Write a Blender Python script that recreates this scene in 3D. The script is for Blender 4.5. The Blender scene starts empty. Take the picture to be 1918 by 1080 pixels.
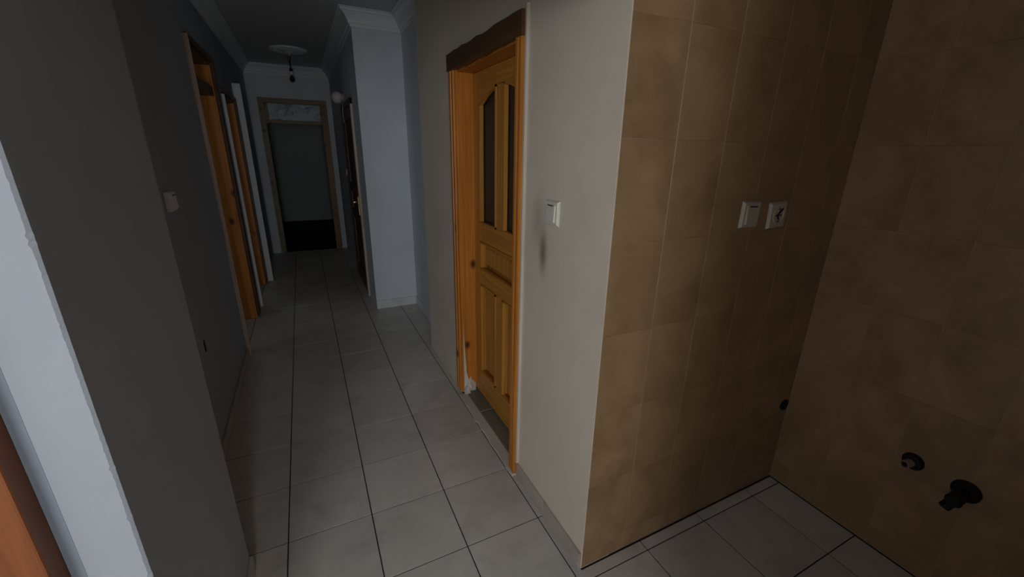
import bpy, bmesh, math, random
from mathutils import Vector, Matrix
random.seed(7)
SC = bpy.context.scene
C = SC.collection
# ------------------------------------------------------------------ camera
FPX, YAW, PITCH, ROLL, CH = 773.46, 0.45949, 0.319147, 0.016527, 1.553
cy, sy, cp, sp = math.cos(YAW), math.sin(YAW), math.cos(PITCH), math.sin(PITCH)
fw = Vector((sy*cp, cy*cp, -sp)); r0 = Vector((cy, -sy, 0)); u0 = r0.cross(fw)
r1 = math.cos(ROLL)*r0 + math.sin(ROLL)*u0
u1 = -math.sin(ROLL)*r0 + math.cos(ROLL)*u0
cd = bpy.data.cameras.new('camera'); cam = bpy.data.objects.new('camera', cd); C.objects.link(cam)
cd.sensor_width = 36; cd.sensor_fit = 'HORIZONTAL'; cd.lens = FPX/1918*36; cd.clip_start = .02
M = Matrix((r1, u1, -fw)).transposed().to_4x4(); M.translation = (0, 0, CH)
cam.matrix_world = M
SC.camera = cam
# ------------------------------------------------------------------ world, daylight, exposure
w = bpy.data.worlds.new('world'); SC.world = w; w.use_nodes = True
bg = w.node_tree.nodes['Background']; bg.inputs[0].default_value = (.62, .78, 1, 1); bg.inputs[1].default_value = .6
SC.view_settings.view_transform = 'Standard'; SC.view_settings.look = 'None'
SC.view_settings.gamma = 1; SC.view_settings.use_curve_mapping = False
SC.view_settings.exposure = 0
def area(name, loc, rot, sx, sz, power, col):
    l = bpy.data.lights.new(name, 'AREA'); l.shape = 'RECTANGLE'; l.size = sx; l.size_y = sz; l.energy = power; l.color = col
    o = bpy.data.objects.new(name, l); C.objects.link(o); o.location = loc; o.rotation_euler = rot
    return o
# two openings in the wall behind the viewer: x0, x1, z0, z1
WINS = [(-1.95, -.90, .80, 2.30), (-.30, .14, .25, 1.90)]
for (x0, x1, z0, z1), pw in zip(WINS, (63, 37)):
    area('daylight_window', ((x0+x1)/2, -2.62, (z0+z1)/2), (math.pi/2, 0, 0), x1-x0, z1-z0, pw, (.90, .95, 1.0))
area('daylight_far_room', (1.42, 9.2, 1.5), (math.pi/2, 0, math.pi/2), .9, 1.1, .16, (.8, .95, 1.0))
area('daylight_side_room', (-2.7, 2.6, 1.5), (math.pi/2, 0, -math.pi/2), .9, 1.1, 3.0, (.9, .95, 1.0))

# ------------------------------------------------------------------ materials
def nodes(name):
    m = bpy.data.materials.new(name); m.use_nodes = True
    nt = m.node_tree; return m, nt, nt.nodes['Principled BSDF']
def N(nt, t, **kw):
    n = nt.nodes.new(t)
    for k, v in kw.items(): setattr(n, k, v)
    return n
def ramp(nt, fac, stops):
    r = N(nt, 'ShaderNodeValToRGB'); e = r.color_ramp.elements
    while len(e) < len(stops): e.new(.5)
    for el, (p, c) in zip(e, stops): el.position = p; el.color = (*c, 1)
    nt.links.new(fac, r.inputs[0]); return r.outputs[0]
def pos(nt, scale=(1, 1, 1), rnd=False):
    g = N(nt, 'ShaderNodeNewGeometry'); v = g.outputs['Position']
    if rnd:
        oi = N(nt, 'ShaderNodeObjectInfo')
        mul = N(nt, 'ShaderNodeMath', operation='MULTIPLY'); mul.inputs[1].default_value = 37
        nt.links.new(oi.outputs['Random'], mul.inputs[0])
        ad = N(nt, 'ShaderNodeVectorMath', operation='ADD'); nt.links.new(v, ad.inputs[0]); nt.links.new(mul.outputs[0], ad.inputs[1]); v = ad.outputs[0]
    mp = N(nt, 'ShaderNodeMapping'); mp.inputs['Scale'].default_value = scale; nt.links.new(v, mp.inputs[0]); return mp.outputs[0]
def noise(nt, vec, scale, detail=3, rough=.55, dist=0):
    n = N(nt, 'ShaderNodeTexNoise'); n.inputs['Scale'].default_value = scale; n.inputs['Detail'].default_value = detail
    n.inputs['Roughness'].default_value = rough; n.inputs['Distortion'].default_value = dist; nt.links.new(vec, n.inputs['Vector']); return n.outputs['Fac']
def bump(nt, b, h, strength, dist=.01):
    bp = N(nt, 'ShaderNodeBump'); bp.inputs['Strength'].default_value = strength; bp.inputs['Distance'].default_value = dist
    nt.links.new(h, bp.inputs['Height']); nt.links.new(bp.outputs[0], b.inputs['Normal'])
def mixc(nt, fac, a, b, mode='MIX'):
    m = N(nt, 'ShaderNodeMix', data_type='RGBA', blend_type=mode)
    if hasattr(fac, 'links'): nt.links.new(fac, m.inputs[0])
    else: m.inputs[0].default_value = fac
    for i, c in ((6, a), (7, b)):
        if hasattr(c, 'links'): nt.links.new(c, m.inputs[i])
        else: m.inputs[i].default_value = (*c, 1)
    return m.outputs[2]
def spot(nt, centre, scale):
    """soft blob of wear: 1 at its centre, 0 outside"""
    g = N(nt, 'ShaderNodeNewGeometry')
    s = N(nt, 'ShaderNodeVectorMath', operation='SUBTRACT'); nt.links.new(g.outputs['Position'], s.inputs[0]); s.inputs[1].default_value = centre
    m = N(nt, 'ShaderNodeVectorMath', operation='MULTIPLY'); nt.links.new(s.outputs[0], m.inputs[0]); m.inputs[1].default_value = scale
    l = N(nt, 'ShaderNodeVectorMath', operation='LENGTH'); nt.links.new(m.outputs[0], l.inputs[0])
    r = N(nt, 'ShaderNodeMapRange', interpolation_type='SMOOTHSTEP'); r.inputs[1].default_value = 0; r.inputs[2].default_value = 1; r.inputs[3].default_value = 1; r.inputs[4].default_value = 0
    nt.links.new(l.outputs['Value'], r.inputs[0]); return r.outputs[0]
def plaster(name, c, var=.06, rough=.7, stains=()):
    m, nt, b = nodes(name); p = pos(nt)
    f = noise(nt, p, 2.2, 4, .6)
    col = ramp(nt, f, [(.3, tuple(x*(1-var) for x in c)), (.7, tuple(min(1, x*(1+var)) for x in c))])
    for ce, sc, k, dc in stains:
        s = spot(nt, ce, sc); mu = N(nt, 'ShaderNodeMath', operation='MULTIPLY'); nt.links.new(s, mu.inputs[0]); mu.inputs[1].default_value = k
        col = mixc(nt, mu.outputs[0], col, dc)
    nt.links.new(col, b.inputs['Base Color']); b.inputs['Roughness'].default_value = rough
    bump(nt, b, noise(nt, p, 60, 4, .6), .12, .004); return m
def wood(name, axis, c0, c1, dark, rough=.42, knots=True):
    m, nt, b = nodes(name)
    sc = [9, 9, 9]; sc['XYZ'.index(axis)] = .55
    p = pos(nt, tuple(sc), True)
    g1 = noise(nt, p, 1.6, 4, .6, 1.2)
    fine = [60, 60, 60]; fine['XYZ'.index(axis)] = 1.5
    g2 = noise(nt, pos(nt, tuple(fine), True), 1, 3, .6)
    col = ramp(nt, g1, [(.28, c0), (.52, c1), (.72, c0)])
    col = mixc(nt, .45, col, ramp(nt, g2, [(.3, tuple(x*.6 for x in c0)), (.7, tuple(min(1, x*1.25) for x in c1))]))
    if knots:
        ks = [6.5, 6.5, 6.5]; ks['XYZ'.index(axis)] = 4.2
        v = N(nt, 'ShaderNodeTexVoronoi'); v.inputs['Scale'].default_value = 1; nt.links.new(pos(nt, tuple(ks), True), v.inputs['Vector'])
        col = mixc(nt, ramp(nt, v.outputs['Distance'], [(.07, (.9, .9, .9)), (.17, (0, 0, 0))]), col, dark)
    nt.links.new(col, b.inputs['Base Color']); b.inputs['Roughness'].default_value = rough
    b.inputs['Specular IOR Level'].default_value = .3; bump(nt, b, g2, .12, .002); return m
def ceramic(name, c0, c1, c2, scale, rough, var=.12):
    m, nt, b = nodes(name); p = pos(nt, (1, 1, 1), True)
    f = noise(nt, p, scale, 5, .62, .9)
    col = ramp(nt, f, [(.3, c0), (.5, c1), (.72, c2)])
    oi = N(nt, 'ShaderNodeObjectInfo')
    col = mixc(nt, .5, col, ramp(nt, oi.outputs['Random'], [(0, tuple(x*(1-var) for x in c1)), (1, tuple(x*(1+var) for x in c1))]))
    dirt = noise(nt, pos(nt), 5.5, 5, .65)
    col = mixc(nt, ramp(nt, dirt, [(.52, (0, 0, 0)), (.75, (.35, .35, .35))]), col, tuple(x*.45 for x in c0))
    nt.links.new(col, b.inputs['Base Color'])
    rr = N(nt, 'ShaderNodeMapRange'); rr.inputs[3].default_value = rough-.08; rr.inputs[4].default_value = rough+.14; nt.links.new(dirt, rr.inputs[0]); nt.links.new(rr.outputs[0], b.inputs['Roughness'])
    bump(nt, b, noise(nt, p, 14, 3), .05, .004); return m
def plain(name, c, rough=.5, metal=0, bumpy=0, trans=0, spec=.5):
    m, nt, b = nodes(name)
    f = noise(nt, pos(nt), 18, 3)
    nt.links.new(ramp(nt, f, [(.3, tuple(x*.88 for x in c)), (.7, tuple(min(1, x*1.08) for x in c))]), b.inputs['Base Color'])
    b.inputs['Specular IOR Level'].default_value = spec; b.inputs['Roughness'].default_value = rough; b.inputs['Metallic'].default_value = metal
    if trans: b.inputs['Transmission Weight'].default_value = trans
    if bumpy: bump(nt, b, noise(nt, pos(nt), 40, 4), bumpy, .006)
    return m
PINE0, PINE1, KNOT = (.38, .115, .013), (.60, .215, .032), (.05, .012, .003)
MAT = dict(
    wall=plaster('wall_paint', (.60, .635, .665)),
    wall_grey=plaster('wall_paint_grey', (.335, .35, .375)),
    beige=plaster('shading_partition_beige', (.34, .25, .17)),
    wall_warm=plaster('wall_paint_hall', (.69, .585, .47), stains=(((.79, 1.335, 1.19), (5, 22, 7.5), .75, (.10, .075, .05)), ((.79, 1.38, 1.3), (5, 13, 6), .35, (.2, .16, .12)))),
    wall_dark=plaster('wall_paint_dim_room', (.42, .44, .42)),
    ceiling=plaster('ceiling_paint', (.48, .48, .48), .04),
    cornice=plaster('cornice_plaster', (.72, .735, .74), .04),
    white=plaster('white_trim_paint', (.74, .75, .76), .05, .55),
    filler=plaster('cream_filler', (.60, .52, .42), .1),
    shade=plaster('painted_shadow_grey', (.20, .225, .26), .05),
    pine_dark_x=wood('stained_pine_across', 'X', (.15, .042, .009), (.235, .07, .018), KNOT),
    pine_dark=wood('stained_pine_upright', 'Z', (.15, .042, .009), (.235, .07, .018), KNOT),
    broken=plaster('bare_plaster', (.62, .56, .48), .2, .9),
    cement=plaster('cement', (.33, .29, .23), .3, .9),
    stone=plaster('threshold_stone', (.20, .175, .125), .3, .6),
    grout=plaster('floor_grout', (.022, .019, .016), .2, .9),
    wallgrout=plaster('wall_grout', (.40, .29, .19), .1, .8),
    floortile=ceramic('floor_tile', (.48, .435, .385), (.58, .535, .48), (.66, .615, .56), 5, .40),
    skirt=ceramic('skirting_tile', (.38, .30, .26), (.47, .38, .33), (.55, .45, .40), 8, .35),
    skirtwhite=ceramic('skirting_tile_white', (.52, .51, .5), (.62, .62, .62), (.7, .7, .7), 8, .35),
    walltile=ceramic('wall_tile', (.20, .108, .048), (.33, .197, .097), (.46, .295, .155), 4.5, .38, .07),
    pine_z=wood('pine_upright', 'Z', PINE0, PINE1, KNOT),
    pine_y=wood('pine_along', 'Y', PINE0, PINE1, KNOT),
    pine_x=wood('pine_across', 'X', PINE0, PINE1, KNOT),
    leaf_z=wood('door_leaf_upright', 'Z', (.40, .155, .020), (.56, .24, .040), KNOT, knots=False),
    leaf_y=wood('door_leaf_along', 'Y', (.40, .155, .020), (.56, .24, .040), KNOT, knots=False),
    dark_y=wood('dark_wood_along', 'Y', (.07, .03, .012), (.12, .055, .022), (.02, .01, .004)),
    dark_z=wood('dark_wood_upright', 'Z', (.06, .026, .014), (.11, .05, .026), (.02, .008, .004)),
    pale_z=wood('pale_wood_upright', 'Z', (.42, .30, .22), (.58, .46, .36), (.2, .1, .05), .5, False),
    mid_z=wood('brown_wood_upright', 'Z', (.17, .085, .028), (.28, .14, .048), (.04, .02, .01)),
    dull_z=wood('dull_wood_upright', 'Z', (.17, .115, .065), (.27, .19, .11), (.04, .02, .01)),
    dull_x=wood('dull_wood_across', 'X', (.17, .115, .065), (.27, .19, .11), (.04, .02, .01)),
    glass=plain('smoked_glass', (.030, .027, .017), .3, spec=.2),
    plastic=plain('cream_plastic', (.66, .61, .52), .35),
    plastic_old=plain('yellowed_plastic', (.50, .42, .31), .4),
    black=plain('black_plastic', (.008, .007, .006), .5, spec=.25),
    void=plain('hole_dark', (.006, .005, .004), .9),
    brass=plain('brass', (.75, .52, .2), .3, 1),
    chrome=plain('dull_chrome', (.25, .25, .24), .35, .9),
    pipe=plain('pink_pipe', (.33, .22, .18), .5),
    globe=plain('frosted_globe', (.7, .66, .6), .4),
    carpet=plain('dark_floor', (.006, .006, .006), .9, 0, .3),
)
def frost():
    m, nt, b = nodes('patterned_glass'); p = pos(nt)
    f = noise(nt, p, 6, 4, .65, 1.8)
    nt.links.new(ramp(nt, f, [(.36, (.12, .145, .165)), (.46, (.34, .39, .43)), (.6, (.42, .48, .52))]), b.inputs['Base Color'])
    b.inputs['Roughness'].default_value = .35; bump(nt, b, f, .6, .01); return m
MAT['frost'] = frost()

# ------------------------------------------------------------------ mesh helpers (world coordinates; origins set to the base)
class MB:
    def __init__(s): s.v = []; s.f = []
    def add(s, vs, fs):
        n = len(s.v); s.v += [tuple(v) for v in vs]; s.f += [tuple(i+n for i in f) for f in fs]; return s
    def box(s, x0, x1, y0, y1, z0, z1):
        x0, x1 = sorted((x0, x1)); y0, y1 = sorted((y0, y1)); z0, z1 = sorted((z0, z1))
        return s.add([(x, y, z) for z in (z0, z1) for y in (y0, y1) for x in (x0, x1)],
                     [(0, 2, 3, 1), (4, 5, 7, 6), (0, 1, 5, 4), (2, 6, 7, 3), (0, 4, 6, 2), (1, 3, 7, 5)])
    def prism(s, poly, fn):
        """closed 2D outline poly, fn(u, v, k) -> 3D for k=0,1"""
        n = len(poly)
        vs = [fn(u, v, 0) for u, v in poly] + [fn(u, v, 1) for u, v in poly]
        return s.add(vs, [tuple(range(n))[::-1], tuple(range(n, 2*n))] + [(i, (i+1) % n, n+(i+1) % n, n+i) for i in range(n)])
    def lathe(s, c, axis, prof, seg=24, a0=0):
        """prof: (radius, distance along axis) from c"""
        ax = Vector(axis).normalized(); t = ax.orthogonal().normalized(); b = ax.cross(t); c = Vector(c); n = len(s.v)
        for r, h in prof:
            for k in range(seg):
                a = 2*math.pi*k/seg + a0
                s.v.append(tuple(c + ax*h + (t*math.cos(a)+b*math.sin(a))*max(r, 1e-4)))
        for i in range(len(prof)-1):
            for k in range(seg):
                k2 = (k+1) % seg
                s.f.append((n+i*seg+k, n+i*seg+k2, n+(i+1)*seg+k2, n+(i+1)*seg+k))
        s.f.append(tuple(n+k for k in range(seg))[::-1]); s.f.append(tuple(n+(len(prof)-1)*seg+k for k in range(seg)))
        return s
    def tube(s, pts, r, seg=8):
        pts = [Vector(p) for p in pts]; n = len(s.v)
        for i, p in enumerate(pts):
            d = (pts[min(i+1, len(pts)-1)]-pts[max(i-1, 0)]).normalized(); t = d.orthogonal().normalized(); b = d.cross(t)
            for k in range(seg):
                a = 2*math.pi*k/seg; s.v.append(tuple(p+(t*math.cos(a)+b*math.sin(a))*r))
        for i in range(len(pts)-1):
            for k in range(seg):
                k2 = (k+1) % seg; s.f.append((n+i*seg+k, n+i*seg+k2, n+(i+1)*seg+k2, n+(i+1)*seg+k))
        s.f.append(tuple(n+k for k in range(seg))[::-1]); s.f.append(tuple(n+(len(pts)-1)*seg+k for k in range(seg))); return s
def wpos(o):
    v = Vector((0, 0, 0))
    while o: v += o.location; o = o.parent
    return v
def build(name, mb, mat, parent=None, bevel=0, smooth=False, seg=2):
    xs, ys, zs = zip(*mb.v)
    org = Vector(((min(xs)+max(xs))/2, (min(ys)+max(ys))/2, min(zs)))
    me = bpy.data.meshes.new(name)
    me.from_pydata([tuple(Vector(v)-org) for v in mb.v], [], mb.f)
    bm = bmesh.new(); bm.from_mesh(me); bmesh.ops.recalc_face_normals(bm, faces=bm.faces)
    bm.to_mesh(me); bm.free()
    me.materials.append(MAT[mat])
    if smooth:
        for p in me.polygons: p.use_smooth = True
    o = bpy.data.objects.new(name, me); C.objects.link(o)
    o.location = org
    if parent: o.parent = parent; o.location = org - wpos(parent)
    if bevel:
        md = o.modifiers.new('edge', 'BEVEL'); md.width = bevel; md.segments = seg; md.limit_method = 'ANGLE'
    return o
def struct(name, mb, mat, bevel=0):
    o = build(name, mb, mat, None, bevel); o['kind'] = 'structure'; return o
def empty(name, loc, label=None, cat=None, kind=None, group=None):
    o = bpy.data.objects.new(name, None); o.empty_display_size = .1; C.objects.link(o); o.location = loc
    for k, v in (('label', label), ('category', cat), ('kind', kind), ('group', group)):
        if v: o[k] = v
    return o
def tag(o, label, cat, group=None):
    o['label'] = label; o['category'] = cat
    if group: o['group'] = group
    return o
def box(name, mat, parent, x0, x1, y0, y1, z0, z1, bevel=0):
    return build(name, MB().box(x0, x1, y0, y1, z0, z1), mat, parent, bevel)

# ------------------------------------------------------------------ plan of the place (metres)
CEIL = 2.65
XL, XP = -.56, -.365           # hall wall with the two doors, face of the pier
YP0, YP1 = .84, 1.49           # pier ends
XR, YK = .79, .947             # hall wall with the panelled door, tiled wall
XK = 1.96                      # tiled side wall
YJ, XJ = 3.09, .93             # step back of the hall wall
YC, XC = 4.16, .517            # column front, narrow hall
YF = 7.25                      # end wall
YB = -2.45                     # balcony wall
NX, NY = .30, -.20             # corner of the added shading partition beside the tiled niche

# floor: slab with a tile for every cell
fl = struct('floor', MB().box(-2.3, 2.15, YB-.2, YF+.07, -.12, -.003), 'grout')
rects = [(-2.15, XP, YB, YP0), (XP, XR, YB, YJ), (XR, XK-.007, YB, YK-.007), (XL-.2, XL, 3.555, 4.368), (XL-.2, XL, 4.755, 5.528), (XL, XP, YP1, YF), (XP, XC, YJ, YF), (XC, XJ, YJ, YC)]
def floor_tiles():
    P, GX, GY, g = .333, .090, .896, .0026
    for i in range(-8, 7):
        for j in range(-10, 20):
            x0, y0 = GX+i*P+g, GY+j*P+g; x1, y1 = x0+P-2*g, y0+P-2*g
            mb = MB()
            dz = random.uniform(-.0006, .0006)
            for a, b, c, d in rects:
                u0, u1, v0, v1 = max(a, x0), min(b, x1), max(c, y0), min(d, y1)
                if u1-u0 > .006 and v1-v0 > .006: mb.box(u0, u1, v0, v1, -.012, dz)
            if mb.v: build('floor_tile', mb, 'floortile', fl)
floor_tiles()
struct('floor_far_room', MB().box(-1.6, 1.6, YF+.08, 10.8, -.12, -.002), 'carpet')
struct('floor_side_room', MB().box(-2.9, XL-.21, YP1, YF, -.12, -.004), 'cement')
struct('ceiling', MB().box(-2.9, 2.2, YB-.2, 10.8, CEIL, CEIL+.12), 'ceiling')

# walls
T = .2
wl = MB()
D2 = (3.53, 4.40, 2.20); D3 = (4.72, 5.56, 2.02)         # openings in the wall with two doors
y = YP1-.02
for a, b, z in (D2, D3):
    wl.box(XL-T, XL, y, a, 0, CEIL); wl.box(XL-T, XL, a, b, z, CEIL); y = b
wl.box(XL-T, XL, y, YF, 0, CEIL)
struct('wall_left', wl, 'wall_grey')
D6 = (-1.36, -.52, 2.06)
pier = MB(); n = 420; rr = random.Random(4); rows = []
for k in range(n+1):
    q = rr.uniform(0, .0014)+(.003 if rr.random() < .03 else 0)
    rows.append([(XL-T, YP1), (XL-T, 1.0), (D6[1], 1.0), (D6[1], YP0), (XP-.004-q, YP0), (XP, YP0+.004+q*.5), (XP, YP1-.004), (XP-.004, YP1)])
m = len(rows[0])
pier.add([(x, y, CEIL*k/n) for k, r in enumerate(rows) for x, y in r],
         [(k*m+a, k*m+(a+1) % m, (k+1)*m+(a+1) % m, (k+1)*m+a) for k in range(n) for a in range(m)]+[tuple(range(m))[::-1], tuple(n*m+a for a in range(m))])
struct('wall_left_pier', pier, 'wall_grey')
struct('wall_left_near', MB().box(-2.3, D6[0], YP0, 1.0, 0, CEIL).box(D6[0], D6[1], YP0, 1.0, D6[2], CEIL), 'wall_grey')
struct('wall_shading_header', MB().box(XP, XR, YP0, YP0+.16, 1.97, CEIL), 'wall_grey')  # unseen header added to shade the top of the column
D4 = (-.40, .385, 2.19)
struct('wall_far', MB().box(XL-T, D4[0], YF, YF+.14, 0, CEIL).box(D4[1], XJ, YF, YF+.14, 0, CEIL).box(D4[0], D4[1], YF, YF+.14, D4[2], CEIL), 'wall')
D5 = (4.66, 5.52, 1.98)
struct('wall_right_far', MB().box(XC, XJ+.1, YC, D5[0], 0, CEIL).box(XC, XJ+.1, D5[1], YF, 0, CEIL).box(XC, XJ+.1, D5[0], D5[1], D5[2], CEIL).box(XC+.16, XJ+.1, D5[0], D5[1], 0, D5[2]), 'wall')
struct('wall_right_recess', MB().box(XJ, XJ+.15, YJ-.1, YC, 0, CEIL), 'wall')
D1 = (1.545, 2.335, 1.985)
wr = struct('wall_right', MB().box(XR, XJ, YK+.001, D1[0], 0, CEIL).box(XR, XJ, D1[1], YJ, 0, CEIL).box(XR, XJ, D1[0], D1[1], D1[2], CEIL), 'wall_warm')
kw = struct('wall_kitchen', MB().box(XR+.002, 2.15, YK+.0015, YK+.15, 0, CEIL), 'wallgrout')
ks = struct('wall_kitchen_side', MB().box(XK+.0015, XK+.17, NY, YK+.0015, 0, CEIL), 'wallgrout')
struct('wall_shading_partition', MB().box(NX, XK+.17, NY-.15, NY, 0, CEIL).box(NX, NX+.15, YB, NY-.15, 0, CEIL), 'beige')  # unseen, placed to block window light from the tiled niche
wb = MB(); x = -2.3
for x0, x1, z0, z1 in WINS:
    wb.box(x, x0, YB-.15, YB, 0, CEIL).box(x0, x1, YB-.15, YB, z1, CEIL).box(x0, x1, YB-.15, YB, 0, z0); x = x1
struct('wall_balcony', wb.box(x, NX+.15, YB-.15, YB, 0, CEIL), 'wall')
struct('wall_near_side', MB().box(-2.45, -2.3, YB-.15, 1.0, 0, CEIL), 'wall')
# rooms behind the doors
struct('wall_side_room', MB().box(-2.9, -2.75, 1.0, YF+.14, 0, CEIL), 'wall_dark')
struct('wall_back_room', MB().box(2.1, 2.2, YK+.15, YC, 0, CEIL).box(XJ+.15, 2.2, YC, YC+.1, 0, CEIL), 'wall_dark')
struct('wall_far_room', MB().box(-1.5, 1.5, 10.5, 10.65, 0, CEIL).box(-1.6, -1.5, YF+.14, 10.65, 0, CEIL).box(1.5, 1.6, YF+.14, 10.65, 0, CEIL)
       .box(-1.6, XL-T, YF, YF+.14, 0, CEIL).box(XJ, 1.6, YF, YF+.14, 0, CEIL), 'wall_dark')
struct('floor_back_room', MB().box(XR, 2.1, YK+.15, YC, -.13, -.1205), 'cement')

# tiles on the two kitchen walls: one object each
def wall_tiles(parent, n, along, u0, u1, face, zline, sgn):
    PU, PZ = .2075, .30
    z = zline-5*PZ
    while z < CEIL-.01:
        za, zb = max(z, .003)+.00015, min(z+PZ, CEIL)-.00015
        u = u0
        while u < u1-.01 and zb > za+.01:
            ua, ub = u+.0011, min(u+PU, u1)-.0011
            off = random.uniform(-.0004, .0004)
            if ub-ua > .004:
                if along == 'x': mb = MB().box(ua, ub, face+off, face+.0025, za, zb)
                else: mb = MB().box(face+off, face+.0025, YK-(ub-u0), YK-(ua-u0), za, zb)
                build('wall_tile', mb, 'walltile', parent, .0006, seg=1)
            u += PU
        z += PZ
wall_tiles(kw, 0, 'x', XR+.003, XK, YK, 1.295, 1)
wall_tiles(ks, 0, 'y', 0, YK-NY, XK, 1.295, 1)

# cornices: one mitred run for each wall
PROF = [(0, 2.525), (.012, 2.525), (.014, 2.545), (.026, 2.553), (.034, 2.575), (.052, 2.603), (.072, 2.622), (.084, 2.626), (.086, 2.640), (.10, 2.643), (.10, 2.65), (0, 2.65)]
def cornice(path):
    pts = [Vector((*p, 0)) for p in path]
    def nrm(i):   # room lies on the left of the path
        d = (pts[i+1]-pts[i]).normalized(); return Vector((-d.y, d.x, 0))
    for i in range(len(pts)-1):
        n = nrm(i)
        def mit(j, other):
            if other is None: return n
            m = n+other; return m/(1+n.dot(other))
        ma = mit(i, nrm(i-1) if i > 0 else None); mb_ = mit(i+1, nrm(i+1) if i < len(pts)-2 else None)
        mb = MB().prism(PROF, lambda u, v, k: (pts[i]+ma*u if k == 0 else pts[i+1]+mb_*u) + Vector((0, 0, v-.001)))
        o = struct('trim_%d' % (i+1), mb, 'cornice')
cornice([(XR, YK), (XR, YJ), (XJ, YJ), (XJ, YC), (XC, YC), (XC, YF), (XL, YF), (XL, YP1), (XP, YP1), (XP, YP0)])

# skirtings
def skirt(name, mat, runs):
    root = empty(name, runs[0][0:1]+runs[0][2:3]+(0,), kind='structure')
    for r in runs: build('skirting_tile', MB().box(*r), mat, root, .003)
t = .012
P_ = .333
def cuts(a, b, first):
    e = [a]; q = first
    while q < b-.02:
        if q > a+.02: e.append(q)
        q += P_
    return list(zip(e, e[1:]+[b]))
skirt('baseboard_right', 'skirt', [(XR-t, XR, a+.0008, b-.0008, 0.001, .075) for a, b in cuts(YK+.002, 1.495, 1.229)])
skirt('baseboard_left', 'skirt', [(XL, XL+t, a+.0008, b-.0008, 0.001, .075) for a, b in cuts(YP1, 3.50, 1.562)])
skirt('baseboard_pier', 'skirt', [(XP, XP+t, a+.0008, b-.0008, 0.001, .07) for a, b in cuts(YP0, YP1, 1.229)])
skirt('baseboard_recess', 'skirtwhite', [(XJ-t, XJ, a+.0008, b-.0008, 0.001, .085) for a, b in cuts(YJ, YC, 3.227)])
skirt('baseboard_column', 'skirtwhite', [(XC, XJ-t, YC-t, YC, 0.001, .088)])

# ------------------------------------------------------------------ door_1: panelled pine door with two arched lights
def arch_z(y, yc, hw, z0, z1): return z1-(z1-z0)*((y-yc)/hw)**2
d1 = empty('door_1', (XR, 1.94, 0), kind='structure')
cx = XR-.022
def casing_y(y0, y1, z0, z1, parent, name='casing', mat='pine_z', x=XR, s=-1, d=.022, sub=True):
    """upright casing with a moulded face on a wall that faces along x"""
    w_ = y1-y0
    prof = [(0, 0), (0, d*.75), (.12*w_, d), (.40*w_, d), (.44*w_, d*.55), (.52*w_, d*.55), (.56*w_, d*.95), (.80*w_, d*.95), (.85*w_, d*.6), (w_, d*.5), (w_, 0)]
    mb = MB().prism(prof, lambda u, v, k: (x+s*v, y0+u, z1 if k else z0))
    return build(name, mb, mat, parent)
# far casing: outer edge y=2.378, mirrored so the thick edge is outside
def casing_y_rev(y0, y1, z0, z1, parent, mat='pine_z', x=XR, s=-1, d=.022, name='casing'):
    w_ = y1-y0
    prof = [(w_, 0), (w_, d*.75), (.88*w_, d), (.60*w_, d), (.56*w_, d*.55), (.48*w_, d*.55), (.44*w_, d*.95), (.20*w_, d*.95), (.15*w_, d*.6), (0, d*.5), (0, 0)]
    mb = MB().prism(prof, lambda u, v, k: (x+s*v, y0+u, z1 if k else z0))
    return build(name, mb, mat, parent)
casing_y_rev(2.285, 2.378, .035, 2.03, d1)
casing_y(1.502, 1.572, .004, 2.035, d1)
hd = MB()
n = 14
ys = [1.500+(2.38-1.500)*k/n for k in range(n+1)]
random.seed(3)
top = [2.036+random.uniform(-.006, .003) for _ in ys]; bot = [1.952+random.uniform(-.004, .004) for _ in ys]
hd.prism([(a, b) for a, b in zip(ys, bot)]+[(a, b) for a, b in list(zip(ys, top))[::-1]], lambda u, v, k: (XR-.027*k, u, v))
o = build('head_casing', hd, 'dark_y', d1); o['label'] = 'dark rough head casing'
box('white_filler', 'filler', d1, XR-.012, XR, 1.490, 1.5015, .08, 2.05)['label'] = 'white filler strip along the casing'
XLF = .878                      # face of the leaf
# jamb facing the hall: broken off at the bottom
jz = [(XR, .50), (XR+.012, .33), (XR+.02, .17), (XR+.035, .11), (XR+.048, .135), (XR+.06, .085), (XLF+.03, .075)]
jp = [(XR-.0, 1.953), (XR, .62)] + jz[1:] + [(XLF+.03, 1.953)]
build('jamb', MB().prism(jp, lambda u, v, k: (u, 2.29+.045*k, v)), 'pine_z', d1)
box('jamb', 'pine_z', d1, XR, XLF+.03, 1.545, 1.565, .05, 1.953)
box('head_jamb', 'pine_y', d1, XR, XLF+.03, 1.565, 2.29, 1.945, 1.985)
# broken plaster at the foot of the jamb
def lump(name, cpt, rad, mat, parent, seed, flat=.7):
    rnd = random.Random(seed); bm = bmesh.new(); bmesh.ops.create_icosphere(bm, subdivisions=2, radius=1)
    for v in bm.verts: v.co = Vector((v.co.x*rad[0], v.co.y*rad[1], v.co.z*rad[2]))*rnd.uniform(.75, 1.15)
    me = bpy.data.meshes.new(name); bm.to_mesh(me); bm.free(); me.materials.append(MAT[mat])
    ob = bpy.data.objects.new(name, me); C.objects.link(ob); ob.parent = parent; ob.location = Vector(cpt)-wpos(parent); return ob
build('broken_plaster', MB().prism([(XR+.001, .02), (XR+.001, .60), (XR+.006, .58), (XR+.012, .36), (XR+.022, .17), (XR+.037, .12), (XR+.05, .145), (XR+.085, .08), (XR+.085, .02)], lambda u, v, k: (u, 2.293+.03*k, v)), 'broken', wr)
lump('broken_plaster', (.838, 2.30, .065), (.036, .03, .052), 'broken', wr, 5)
lump('broken_plaster', (.812, 2.285, .035), (.022, .024, .035), 'broken', wr, 8)
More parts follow.
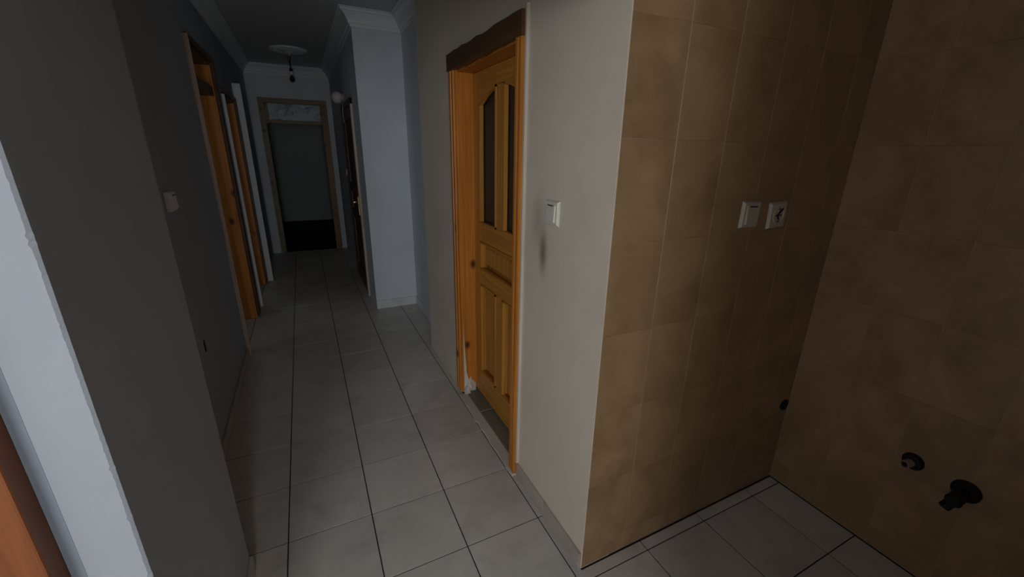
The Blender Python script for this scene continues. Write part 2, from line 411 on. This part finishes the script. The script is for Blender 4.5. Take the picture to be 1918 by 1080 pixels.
# threshold: two stone pieces and a rough cement lip
box('threshold', 'stone', d1, XR+.02, XJ, 2.052, 2.335, .0, .018, .003)
box('threshold', 'stone', d1, XR+.02, XJ, 1.545, 2.044, .0, .016, .003)
rnd = random.Random(11); n = 26
a = [(1.50+.80*k/n, XR-.025-rnd.uniform(0, .012)) for k in range(n+1)]; b = [(1.50+.80*k/n, XR+.022+rnd.uniform(0, .008)) for k in range(n+1)]
build('cement_lip', MB().prism([(x_, y_) for y_, x_ in a]+[(x_, y_) for y_, x_ in b[::-1]], lambda u, v, k: (u, v, .001 if not k else .010)), 'broken', d1)
# leaf
LY0, LY1, LZ0, LZ1 = 1.568, 2.288, .045, 1.942
yc = (LY0+LY1)/2
# the leaf is framed of stiles, rails, muntins, panels and lights
leaf = empty('leaf', (XLF+.02, yc, LZ0)); leaf.parent = d1; leaf.location = Vector((XLF+.02, yc, LZ0))-wpos(d1)
SW = .098
def lf(name, mat, y0, y1, z0, z1, x0=XLF, x1=XLF+.04, bevel=.002): return box(name, mat, leaf, x0, x1, y0, y1, z0, z1, bevel)
lf('stile', 'leaf_z', LY0, LY0+SW, LZ0, LZ1); lf('stile', 'leaf_z', LY1-SW, LY1, LZ0, LZ1)
yi0, yi1 = LY0+SW, LY1-SW
mw = .045
lf('rail', 'leaf_y', yi0, yi1, LZ0, .215); lf('rail', 'leaf_y', yi0, yi1, .80, .895); lf('rail', 'leaf_y', yi0, yi1, 1.06, 1.165)
# top rail with arched underside
n = 20
arc = [(yi0+(yi1-yi0)*k/n, arch_z(yi0+(yi1-yi0)*k/n, yc, (yi1-yi0)/2, 1.785, 1.858)) for k in range(n+1)]
build('rail', MB().prism(arc+[(yi1, LZ1), (yi0, LZ1)], lambda u, v, k: (XLF+.04*k, u, v)), 'leaf_y', leaf)
lf('muntin', 'leaf_z', yc-mw, yc+mw, .215, .80); lf('muntin', 'leaf_z', yc-mw, yc+mw, 1.165, 1.856)
def panel(y0, y1, z0, z1):
    e = .028; q = .012
    x_in, x_edge, x_top = XLF+.038, XLF+.032, XLF+.013
    vs = [(x_in, y0, z0), (x_in, y1, z0), (x_in, y1, z1), (x_in, y0, z1),
          (x_edge, y0+q, z0+q), (x_edge, y1-q, z0+q), (x_edge, y1-q, z1-q), (x_edge, y0+q, z1-q),
          (x_top, y0+e+q, z0+e+q), (x_top, y1-e-q, z0+e+q), (x_top, y1-e-q, z1-e-q), (x_top, y0+e+q, z1-e-q)]
    fs = []
    for l in (0, 4):
        for k in range(4): fs.append((l+k, l+(k+1) % 4, l+4+(k+1) % 4, l+4+k))
    fs += [(8, 9, 10, 11), (3, 2, 1, 0)]
    build('panel', MB().add(vs, fs), 'leaf_z', leaf)
panel(yi0, yi1, .895, 1.06); panel(yi0, yc-mw, .215, .80); panel(yc+mw, yi1, .215, .80)
def beads(y0, y1, z0, z1, topf=None):
    b_ = .010
    for yy in (y0, y1-b_): box('bead', 'leaf_z', leaf, XLF-.006, XLF+.014, yy, yy+b_, z0, topf(yy) if topf else z1)
    box('bead', 'leaf_y', leaf, XLF-.006, XLF+.014, y0, y1, z0, z0+b_)
    if not topf: box('bead', 'leaf_y', leaf, XLF-.006, XLF+.014, y0, y1, z1-b_, z1)
beads(yi0, yi1, .895, 1.06); beads(yi0, yc-mw, .215, .80); beads(yc+mw, yi1, .215, .80)
az = lambda yy: arch_z(yy, yc, (yi1-yi0)/2, 1.785, 1.858)
for y0, y1 in ((yi0, yc-mw), (yc+mw, yi1)):
    beads(y0, y1, 1.165, 0, az)
    k_ = 10
    pts = [(y0+(y1-y0)*k/k_, az(y0+(y1-y0)*k/k_)) for k in range(k_+1)]
    build('bead', MB().prism([(u, v-.010) for u, v in pts]+[(u, v+.002) for u, v in pts[::-1]], lambda u, v, k: (XLF-.006+.02*k, u, v)), 'leaf_y', leaf)
    build('pane', MB().prism([(y0, 1.165), (y1, 1.165)]+pts[::-1], lambda u, v, k: (XLF+.020+.004*k, u, v)), 'glass', leaf)

# ------------------------------------------------------------------ door_2 and door_3: openings with pine linings in wall_left
def lined_opening(name, a, b, ztop, bar, cas_near, near_top, mats, far_cas=.075):
    d = empty(name, (XL, (a+b)/2, 0), kind='structure')
    cz, cy_, dk = mats
    x0 = XL-T-.01
    box('jamb', cz, d, x0, XL+.001, a, a+.022, 0, ztop, .002)
    box('jamb', cz, d, x0, XL+.001, b-.03, b, 0.001, ztop, .002)
    box('rebate', dk, d, x0+.02, x0+.085, b-.045, b-.03, 0.001, ztop-.025)
    box('head_jamb', dk, d, x0, XL+.001, a+.022, b-.03, ztop-.03, ztop, .002)
    if bar:
        box('transom_bar', dk, d, XL-.17, XL-.008, a+.022, b-.03, bar, bar+.07, .004)
    # casing on the hall face: the near one shows only its edge
    box('casing', cas_near, d, XL, XL+.026, a-.022, a-.002, 0.0, near_top, .002)
    box('casing', dk, d, XL, XL+.022, b-.004, b+far_cas, 0.02, ztop+.02, .002)
    box('head_casing', dk, d, XL, XL+.02, a-.001, b+far_cas, ztop-.005, ztop+.03, .002)
    return d
lined_opening('door_2', 3.53, 4.40, 2.20, 1.945, 'pale_z', 2.22, ('pine_z', 'pine_y', 'dark_y'))
d3 = lined_opening('door_3', 4.73, 5.56, 2.02, None, 'white', 2.0, ('pine_z', 'pine_y', 'dark_y'), .06)
struct('trim_white_post', MB().box(XL, XL+.075, 5.655, 5.72, 0, 2.2), 'white', .003)

# ------------------------------------------------------------------ door_4: end of the hall, fanlight of patterned glass
d4 = empty('door_4', (0, YF, 0), kind='structure')
a, b, zt = D4
for x0, x1, mt in ((a-.045, a+.03, 'dull_z'), (b-.03, b+.06, 'mid_z')):
    box('casing', mt, d4, x0, x1, YF-.02, YF, 0, zt+.03, .003)
box('jamb', 'dull_z', d4, a-.005, a+.02, YF-.001, YF+.15, 0, zt, .002)
box('jamb', 'dull_z', d4, b-.02, b+.005, YF-.001, YF+.15, 0, zt, .002)
box('head_casing', 'dull_x', d4, a-.045, b+.06, YF-.024, YF, zt-.025, zt+.035, .003)
box('head_jamb', 'dull_x', d4, a, b, YF-.001, YF+.15, zt-.03, zt, .002)
box('transom_bar', 'dull_x', d4, a+.02, b-.02, YF-.015, YF+.08, 1.885, 1.935, .004)
box('fanlight_pane', 'frost', d4, a+.02, b-.02, YF+.03, YF+.036, 1.93, zt-.025)
for x0, x1 in ((a+.02, a+.07), (b-.035, b-.02)): box('fanlight_stile', 'dull_z', d4, x0, x1, YF+.01, YF+.05, 1.93, zt-.025, .002)

# ------------------------------------------------------------------ door_5: closed dark door in the narrow part of the hall
d5 = empty('door_5', (XC, (D5[0]+D5[1])/2, 0), kind='structure')
a, b, zt = D5
box('casing', 'pale_z', d5, XC-.022, XC, a-.05, a+.012, 0, zt+.05, .003)
box('casing', 'dark_z', d5, XC-.022, XC, b-.012, b+.06, 0, zt+.05, .003)
box('head_casing', 'dark_y', d5, XC-.022, XC, a-.05, b+.06, zt-.01, zt+.055, .003)
box('jamb', 'dark_z', d5, XC+.025, XC+.12, a, a+.025, 0, zt); box('jamb', 'dark_z', d5, XC+.025, XC+.12, b-.025, b, 0, zt)
lx = XC-.016
l5 = empty('leaf', (lx, (a+b)/2, .01)); l5.parent = d5; l5.location = Vector((lx, (a+b)/2, .01))-wpos(d5)
a += .014; b -= .014; zt -= .012
for y0, y1 in ((a, a+.1), (b-.1, b)): box('stile', 'dark_z', l5, lx, lx+.04, y0, y1, .01, zt, .002)
for z0, z1 in ((.01, .2), (.78, .88), (1.08, 1.18), (zt-.12, zt)): box('rail', 'dark_y', l5, lx, lx+.04, a+.1, b-.1, z0, z1, .002)
for z0, z1 in ((.2, .78), (.88, 1.08), (1.18, zt-.12)): box('panel', 'dark_z', l5, lx+.012, lx+.03, a+.1, b-.1, z0, z1, .002)
hp = build('handle_plate', MB().prism([(4.708, .885), (4.744, .885), (4.744, 1.075), (4.738, 1.09), (4.714, 1.09), (4.708, 1.075)], lambda u, v, k: (lx-.007*k, u, v)), 'brass', d5)
hp['label'] = 'brass handle plate'
build('lever', MB().tube([(lx-.006, 4.726, 1.02), (lx-.05, 4.726, 1.02), (lx-.06, 4.74, 1.02), (lx-.062, 4.80, 1.018), (lx-.058, 4.83, 1.015)], .008), 'brass', hp, smooth=True)
build('keyhole', MB().lathe((lx-.007, 4.726, .93), (-1, 0, 0), [(.006, 0), (.006, .001)], 12), 'black', hp)

# ------------------------------------------------------------------ door_6: casing and leaf beside the pier, close to the viewer
d6 = empty('door_6', ((D6[0]+D6[1])/2, YP0, 0), kind='structure')
a, b, zt = D6
def cas6(x0, x1, z0, z1, mat): box('casing', mat, d6, x0, x1, YP0-.046, YP0, z0, z1, .004)
cas6(-.565, -.468, 0, 2.11, 'pine_dark'); cas6(a-.05, a+.045, 0, 2.11, 'pine_dark')
build('shadow_strip', MB().box(-.4675, -.449, YP0-.0006, YP0, .0, 2.11), 'shade', d6)['label'] = 'grey painted shadow strip along the casing'  # thin strip coloured as the shadow the casing casts on the wall
box('head_casing', 'pine_dark_x', d6, a-.05, -.468, YP0-.048, YP0, zt-.045, 2.115, .004)
box('jamb', 'pine_dark', d6, b-.03, b, YP0, 1.0, 0, zt); box('jamb', 'pine_dark', d6, a, a+.03, YP0, 1.0, 0, zt); box('head_jamb', 'pine_dark_x', d6, a+.03, b-.03, YP0, 1.0, zt-.03, zt)
l6 = empty('leaf', ((a+b)/2, .93, .01)); l6.parent = d6; l6.location = Vector(((a+b)/2, .93, .01))-wpos(d6)
a += .032; b -= .032; zt -= .032
for x0, x1 in ((a, a+.1), (b-.1, b)): box('stile', 'pine_dark', l6, x0, x1, .90, .94, .01, zt, .002)
for z0, z1 in ((.01, .2), (.9, 1.02), (zt-.12, zt)): box('rail', 'pine_dark_x', l6, a+.1, b-.1, .90, .94, z0, z1, .002)
for z0, z1 in ((.2, .9), (1.02, zt-.12)): box('panel', 'pine_dark', l6, a+.1, b-.1, .912, .93, z0, z1, .002)

# ------------------------------------------------------------------ balcony window behind the viewer
for k, (x0, x1, z0, z1) in enumerate(WINS):
    w1 = empty('window_%d' % (k+1), ((x0+x1)/2, YB-.07, z0), kind='structure')
    for a, b, c, d in ((x0, x1, z0, z0+.04), (x0, x1, z1-.04, z1), (x0, x0+.04, z0+.04, z1-.04), (x1-.04, x1, z0+.04, z1-.04)):
        box('window_frame', 'white', w1, a, b, YB-.11, YB-.05, c, d, .003)

# ------------------------------------------------------------------ switches and sockets
def plate(name, label, cat, origin, u, nrm, tilt, mat, kind='switch', size=.085, group=None, depth=0):
    """square accessory plate: frame with bevelled rim, rocker or socket well; u = direction along the wall, nrm = out of the wall"""
    u = Vector(u); nrm = Vector(nrm); up = Vector((0, 0, 1)); o = Vector(origin)
    ct, st = math.cos(tilt), math.sin(tilt); u2 = u*ct+up*st; v2 = -u*st+up*ct
    root = empty(name, o-up*size/2, label, cat, None, group)
    P = lambda a, b, c: o+u2*a+v2*b+nrm*(c+(depth if c > .001 else 0))
    def frus(h0, h1, c0, c1, ax=None):
        vs = [P(-h0, -h0, c0), P(h0, -h0, c0), P(h0, h0, c0), P(-h0, h0, c0), P(-h1, -h1, c1), P(h1, -h1, c1), P(h1, h1, c1), P(-h1, h1, c1)]
        return vs, [(3, 2, 1, 0), (4, 5, 6, 7)]+[(k, (k+1) % 4, 4+(k+1) % 4, 4+k) for k in range(4)]
    s = size/2
    mb = MB().add(*frus(s, s*.98, 0.0003, .004)).add(*frus(s*.98, s*.86, .004, .011))
    build('frame', mb, mat, root, .001)
    if kind == 'switch':
        a, b = s*.68, s*.70
        vs = [P(-a, -b, .011), P(a, -b, .011), P(a, b, .011), P(-a, b, .011), P(-a*.94, -b*.95, .0185), P(a*.94, -b*.95, .0185), P(a*.94, b*.93, .014), P(-a*.94, b*.93, .014)]
        rk = build('rocker', MB().add(vs, [(3, 2, 1, 0), (4, 5, 6, 7)]+[(k, (k+1) % 4, 4+(k+1) % 4, 4+k) for k in range(4)]), mat, root, .001)
        mb = MB(); vs = [P(x, y, c) for c in (.011, .0155) for x, y in ((-a*.6, b*.80), (a*.6, b*.80), (a*.6, b*.92), (-a*.6, b*.92))]
        build('indicator_slot', mb.add(vs, [(3, 2, 1, 0), (4, 5, 6, 7)]+[(k, (k+1) % 4, 4+(k+1) % 4, 4+k) for k in range(4)]), 'black', root)
    else:
        c = P(0, 0, 0)
        build('socket_well', MB().lathe(c, nrm, [(s*.64, .011), (s*.64, .014), (s*.57, .014), (s*.54, .0115)], 28), mat, root)
        build('well_floor', MB().lathe(c, nrm, [(s*.53, .0112), (s*.53, .0118)], 28), 'plastic_old', root)
        for sx in (-.24, .24): build('pin_hole', MB().lathe(P(s*sx, 0, 0), nrm, [(s*.085, .0118), (s*.085, .0126)], 10), 'black', root)
        for sy_ in (-1, 1): build('earth_clip', MB().add([P(x*s, y*s*sy_, c_) for c_ in (.0118, .016) for x, y in ((-.08, .40), (.08, .40), (.08, .54), (-.08, .54))], [(3, 2, 1, 0), (4, 5, 6, 7)]+[(k, (k+1) % 4, 4+(k+1) % 4, 4+k) for k in range(4)]), 'chrome', root)
        # a crack of missing plastic round the well
        build('broken_edge', MB().tube([P(s*.35, s*.5, .0145), P(s*.1, s*.28, .0145), P(-s*.12, s*.12, .0145), P(-s*.12, -s*.12, .0145), P(-s*.02, -s*.3, .0145)], .0028, 6), 'black', root)
    return root
plate('light_switch', 'cream rocker switch with a dark smudge below it beside the pine door', 'light switch', (XR, 1.272, 1.348), (0, 1, 0), (-1, 0, 0), 0, 'plastic', size=.09)
plate('light_switch', 'yellowed single rocker switch on brown tiles next to the socket', 'light switch', (1.394, YK, 1.357), (1, 0, 0), (0, -1, 0), -.02, 'plastic_old', size=.094)
plate('wall_socket', 'yellowed round-well wall socket with a broken edge on brown tiles', 'wall socket', (1.546, YK, 1.348), (1, 0, 0), (0, -1, 0), .045, 'plastic_old', 'socket', size=.096)
plate('light_switch', 'white rocker switch half hidden behind the grey wall pier', 'light switch', (XL, 2.372, 1.318), (0, 1, 0), (1, 0, 0), .0, 'white', size=.088, depth=.012)
plate('light_switch', 'small pale switch on the dark hall wall past the brown door', 'light switch', (XC, 5.85, 1.275), (0, 1, 0), (-1, 0, 0), 0, 'plastic', size=.085)

# open back box low on the wall near the pier
jb = empty('junction_box', (XL, 2.40, .54), 'small black open junction box low on the hall wall', 'junction box')
slot = [(2.395, .555), (2.412, .550), (2.420, .575), (2.418, .61), (2.404, .622), (2.393, .60)]
build('rim', MB().prism(slot, lambda u, v, k: (XL+.002*k, u, v)), 'black', jb)
build('cavity', MB().prism([(2.406+(u-2.406)*.75, .587+(v-.587)*.8) for u, v in slot], lambda u, v, k: (XL+.0015+.001*k, u, v)), 'void', jb)

# ------------------------------------------------------------------ plumbing on the tiled walls
ps = empty('pipe_outlet', (1.922, YK, .39), 'black oval pipe outlet in brown tiles close to the room corner', 'pipe outlet')
build('collar', MB().lathe((1.922, YK, .432), (0, -1, 0), [(.026, 0), (.027, .006), (.020, .008), (.018, .002)], 20), 'black', ps, smooth=False)
build('bore', MB().lathe((1.922, YK, .432), (0, -1, 0), [(.018, 0), (.018, .0025)], 20), 'void', ps)

v1 = empty('pipe_stub', (XK, .487, .42), 'short pinkish pipe stub with a black collar on the tiled side wall', 'pipe stub')
build('collar', MB().lathe((XK, .48, .455), (-1, 0, 0), [(.034, 0), (.033, .004), (.027, .012), (.020, .014)], 24), 'black', v1)
build('stub', MB().lathe((XK, .48, .452), (-1, .25, -.1), [(.015, .004), (.015, .040), (.013, .042), (.010, .038)], 18), 'pipe', v1)
build('bore', MB().lathe((XK, .48, .452), (-1, .25, -.1), [(.0095, .036), (.0095, .0415)], 14), 'void', v1)

v2 = empty('angle_valve', (XK, .335, .38), 'black angle valve with a chrome glint jutting from the tiled side wall', 'valve')
build('flange', MB().lathe((XK, .330, .445), (-1, 0, 0), [(.040, 0), (.040, .004), (.030, .014), (.018, .016)], 26), 'black', v2)
build('body', MB().lathe((XK, .330, .445), (-1, 0, 0), [(.017, .01), (.017, .05), (.022, .052), (.022, .078), (.015, .080)], 18), 'black', v2)
build('outlet', MB().lathe((XK-.060, .330, .445), (-.25, .35, -1), [(.013, 0), (.013, .035), (.017, .036), (.017, .060), (.011, .061)], 6), 'black', v2)
build('knob', MB().lathe((XK-.078, .330, .445), (-1, 0, 0), [(.010, 0), (.010, .012), (.022, .014), (.024, .022), (.018, .028)], 12), 'black', v2)
build('chrome_ring', MB().lathe((XK-.060, .330, .445), (-.25, .35, -1), [(.0145, .028), (.0150, .030), (.0145, .033)], 18), 'chrome', v2)

# ------------------------------------------------------------------ ceiling rose and pendant
RX, RY = .03, 6.05
prof = [(.205, 0), (.205, .012), (.19, .022), (.172, .018), (.16, .010), (.125, .010), (.11, .024), (.085, .03), (.07, .022), (.05, .026), (.03, .04), (.012, .042)]
rose = empty('ceiling_rose', (RX, RY, CEIL), 'round moulded plaster ceiling rose over the narrow hall', 'ceiling rose')
build('disc', MB().lathe((RX, RY, CEIL-.0005), (0, 0, -1), prof, 40), 'cornice', rose, smooth=True)
for k in range(16):
    an = 2*math.pi*k/16; c0 = Vector((RX+.142*math.cos(an), RY+.142*math.sin(an), CEIL-.010))
    build('petal', MB().lathe(c0, (0, 0, -1), [(.022, 0), (.018, .007), (.008, .011), (.001, .012)], 10), 'cornice', rose, smooth=True)
pend = empty('pendant_light', (RX, RY, 2.28), 'bare bulb holder hanging on a short cord from the ceiling rose', 'pendant light')
build('cord', MB().tube([(RX, RY, 2.606), (RX+.006, RY, 2.55), (RX-.004, RY, 2.50), (RX, RY, 2.445)], .006), 'black', pend, smooth=True)
build('cord', MB().tube([(RX-.012, RY, 2.608), (RX-.02, RY, 2.56), (RX-.006, RY, 2.50), (RX-.003, RY, 2.445)], .004), 'black', pend, smooth=True)
build('canopy', MB().lathe((RX, RY, 2.612), (0, 0, -1), [(.028, 0), (.026, .012), (.012, .03), (.007, .034)], 18), 'plastic_old', pend)
build('cap', MB().lathe((RX, RY, 2.452), (0, 0, -1), [(.009, 0), (.018, .010), (.019, .035), (.019, .036)], 18), 'black', pend)
build('holder', MB().lathe((RX, RY, 2.416), (0, 0, -1), [(.019, 0), (.020, .004), (.020, .036), (.018, .040)], 18), 'plastic', pend)
build('bulb', MB().lathe((RX, RY, 2.376), (0, 0, -1), [(.014, 0), (.016, .01), (.027, .03), (.030, .045), (.027, .06), (.016, .072), (.003, .077)], 18), 'glass', pend, smooth=True)

# ------------------------------------------------------------------ round wall lamp above the brown door
GX, GY, GZ = XC-.07, 5.40, 2.10
wlamp = empty('wall_lamp', (XC, GY, 2.04), 'round pale globe wall lamp above the dark brown door', 'wall lamp')
build('back_plate', MB().lathe((XC, GY, GZ), (-1, 0, 0), [(.045, .0005), (.045, .008), (.036, .014), (.028, .022)], 22), 'plastic_old', wlamp)
build('globe', MB().lathe((XC-.014, GY, GZ), (-1, 0, 0), [(.028, 0), (.045, .010), (.060, .030), (.064, .055), (.058, .080), (.040, .100), (.018, .110), (.002, .112)], 24), 'globe', wlamp, smooth=True)
build('cable', MB().tube([(XC-.006, GY-.03, GZ-.03), (XC-.02, GY-.07, GZ-.07), (XC-.028, GY-.08, GZ-.14), (XC-.028, GY-.07, GZ-.2), (XC-.026, GY-.075, GZ-.26)], .005), 'plastic_old', wlamp, smooth=True)
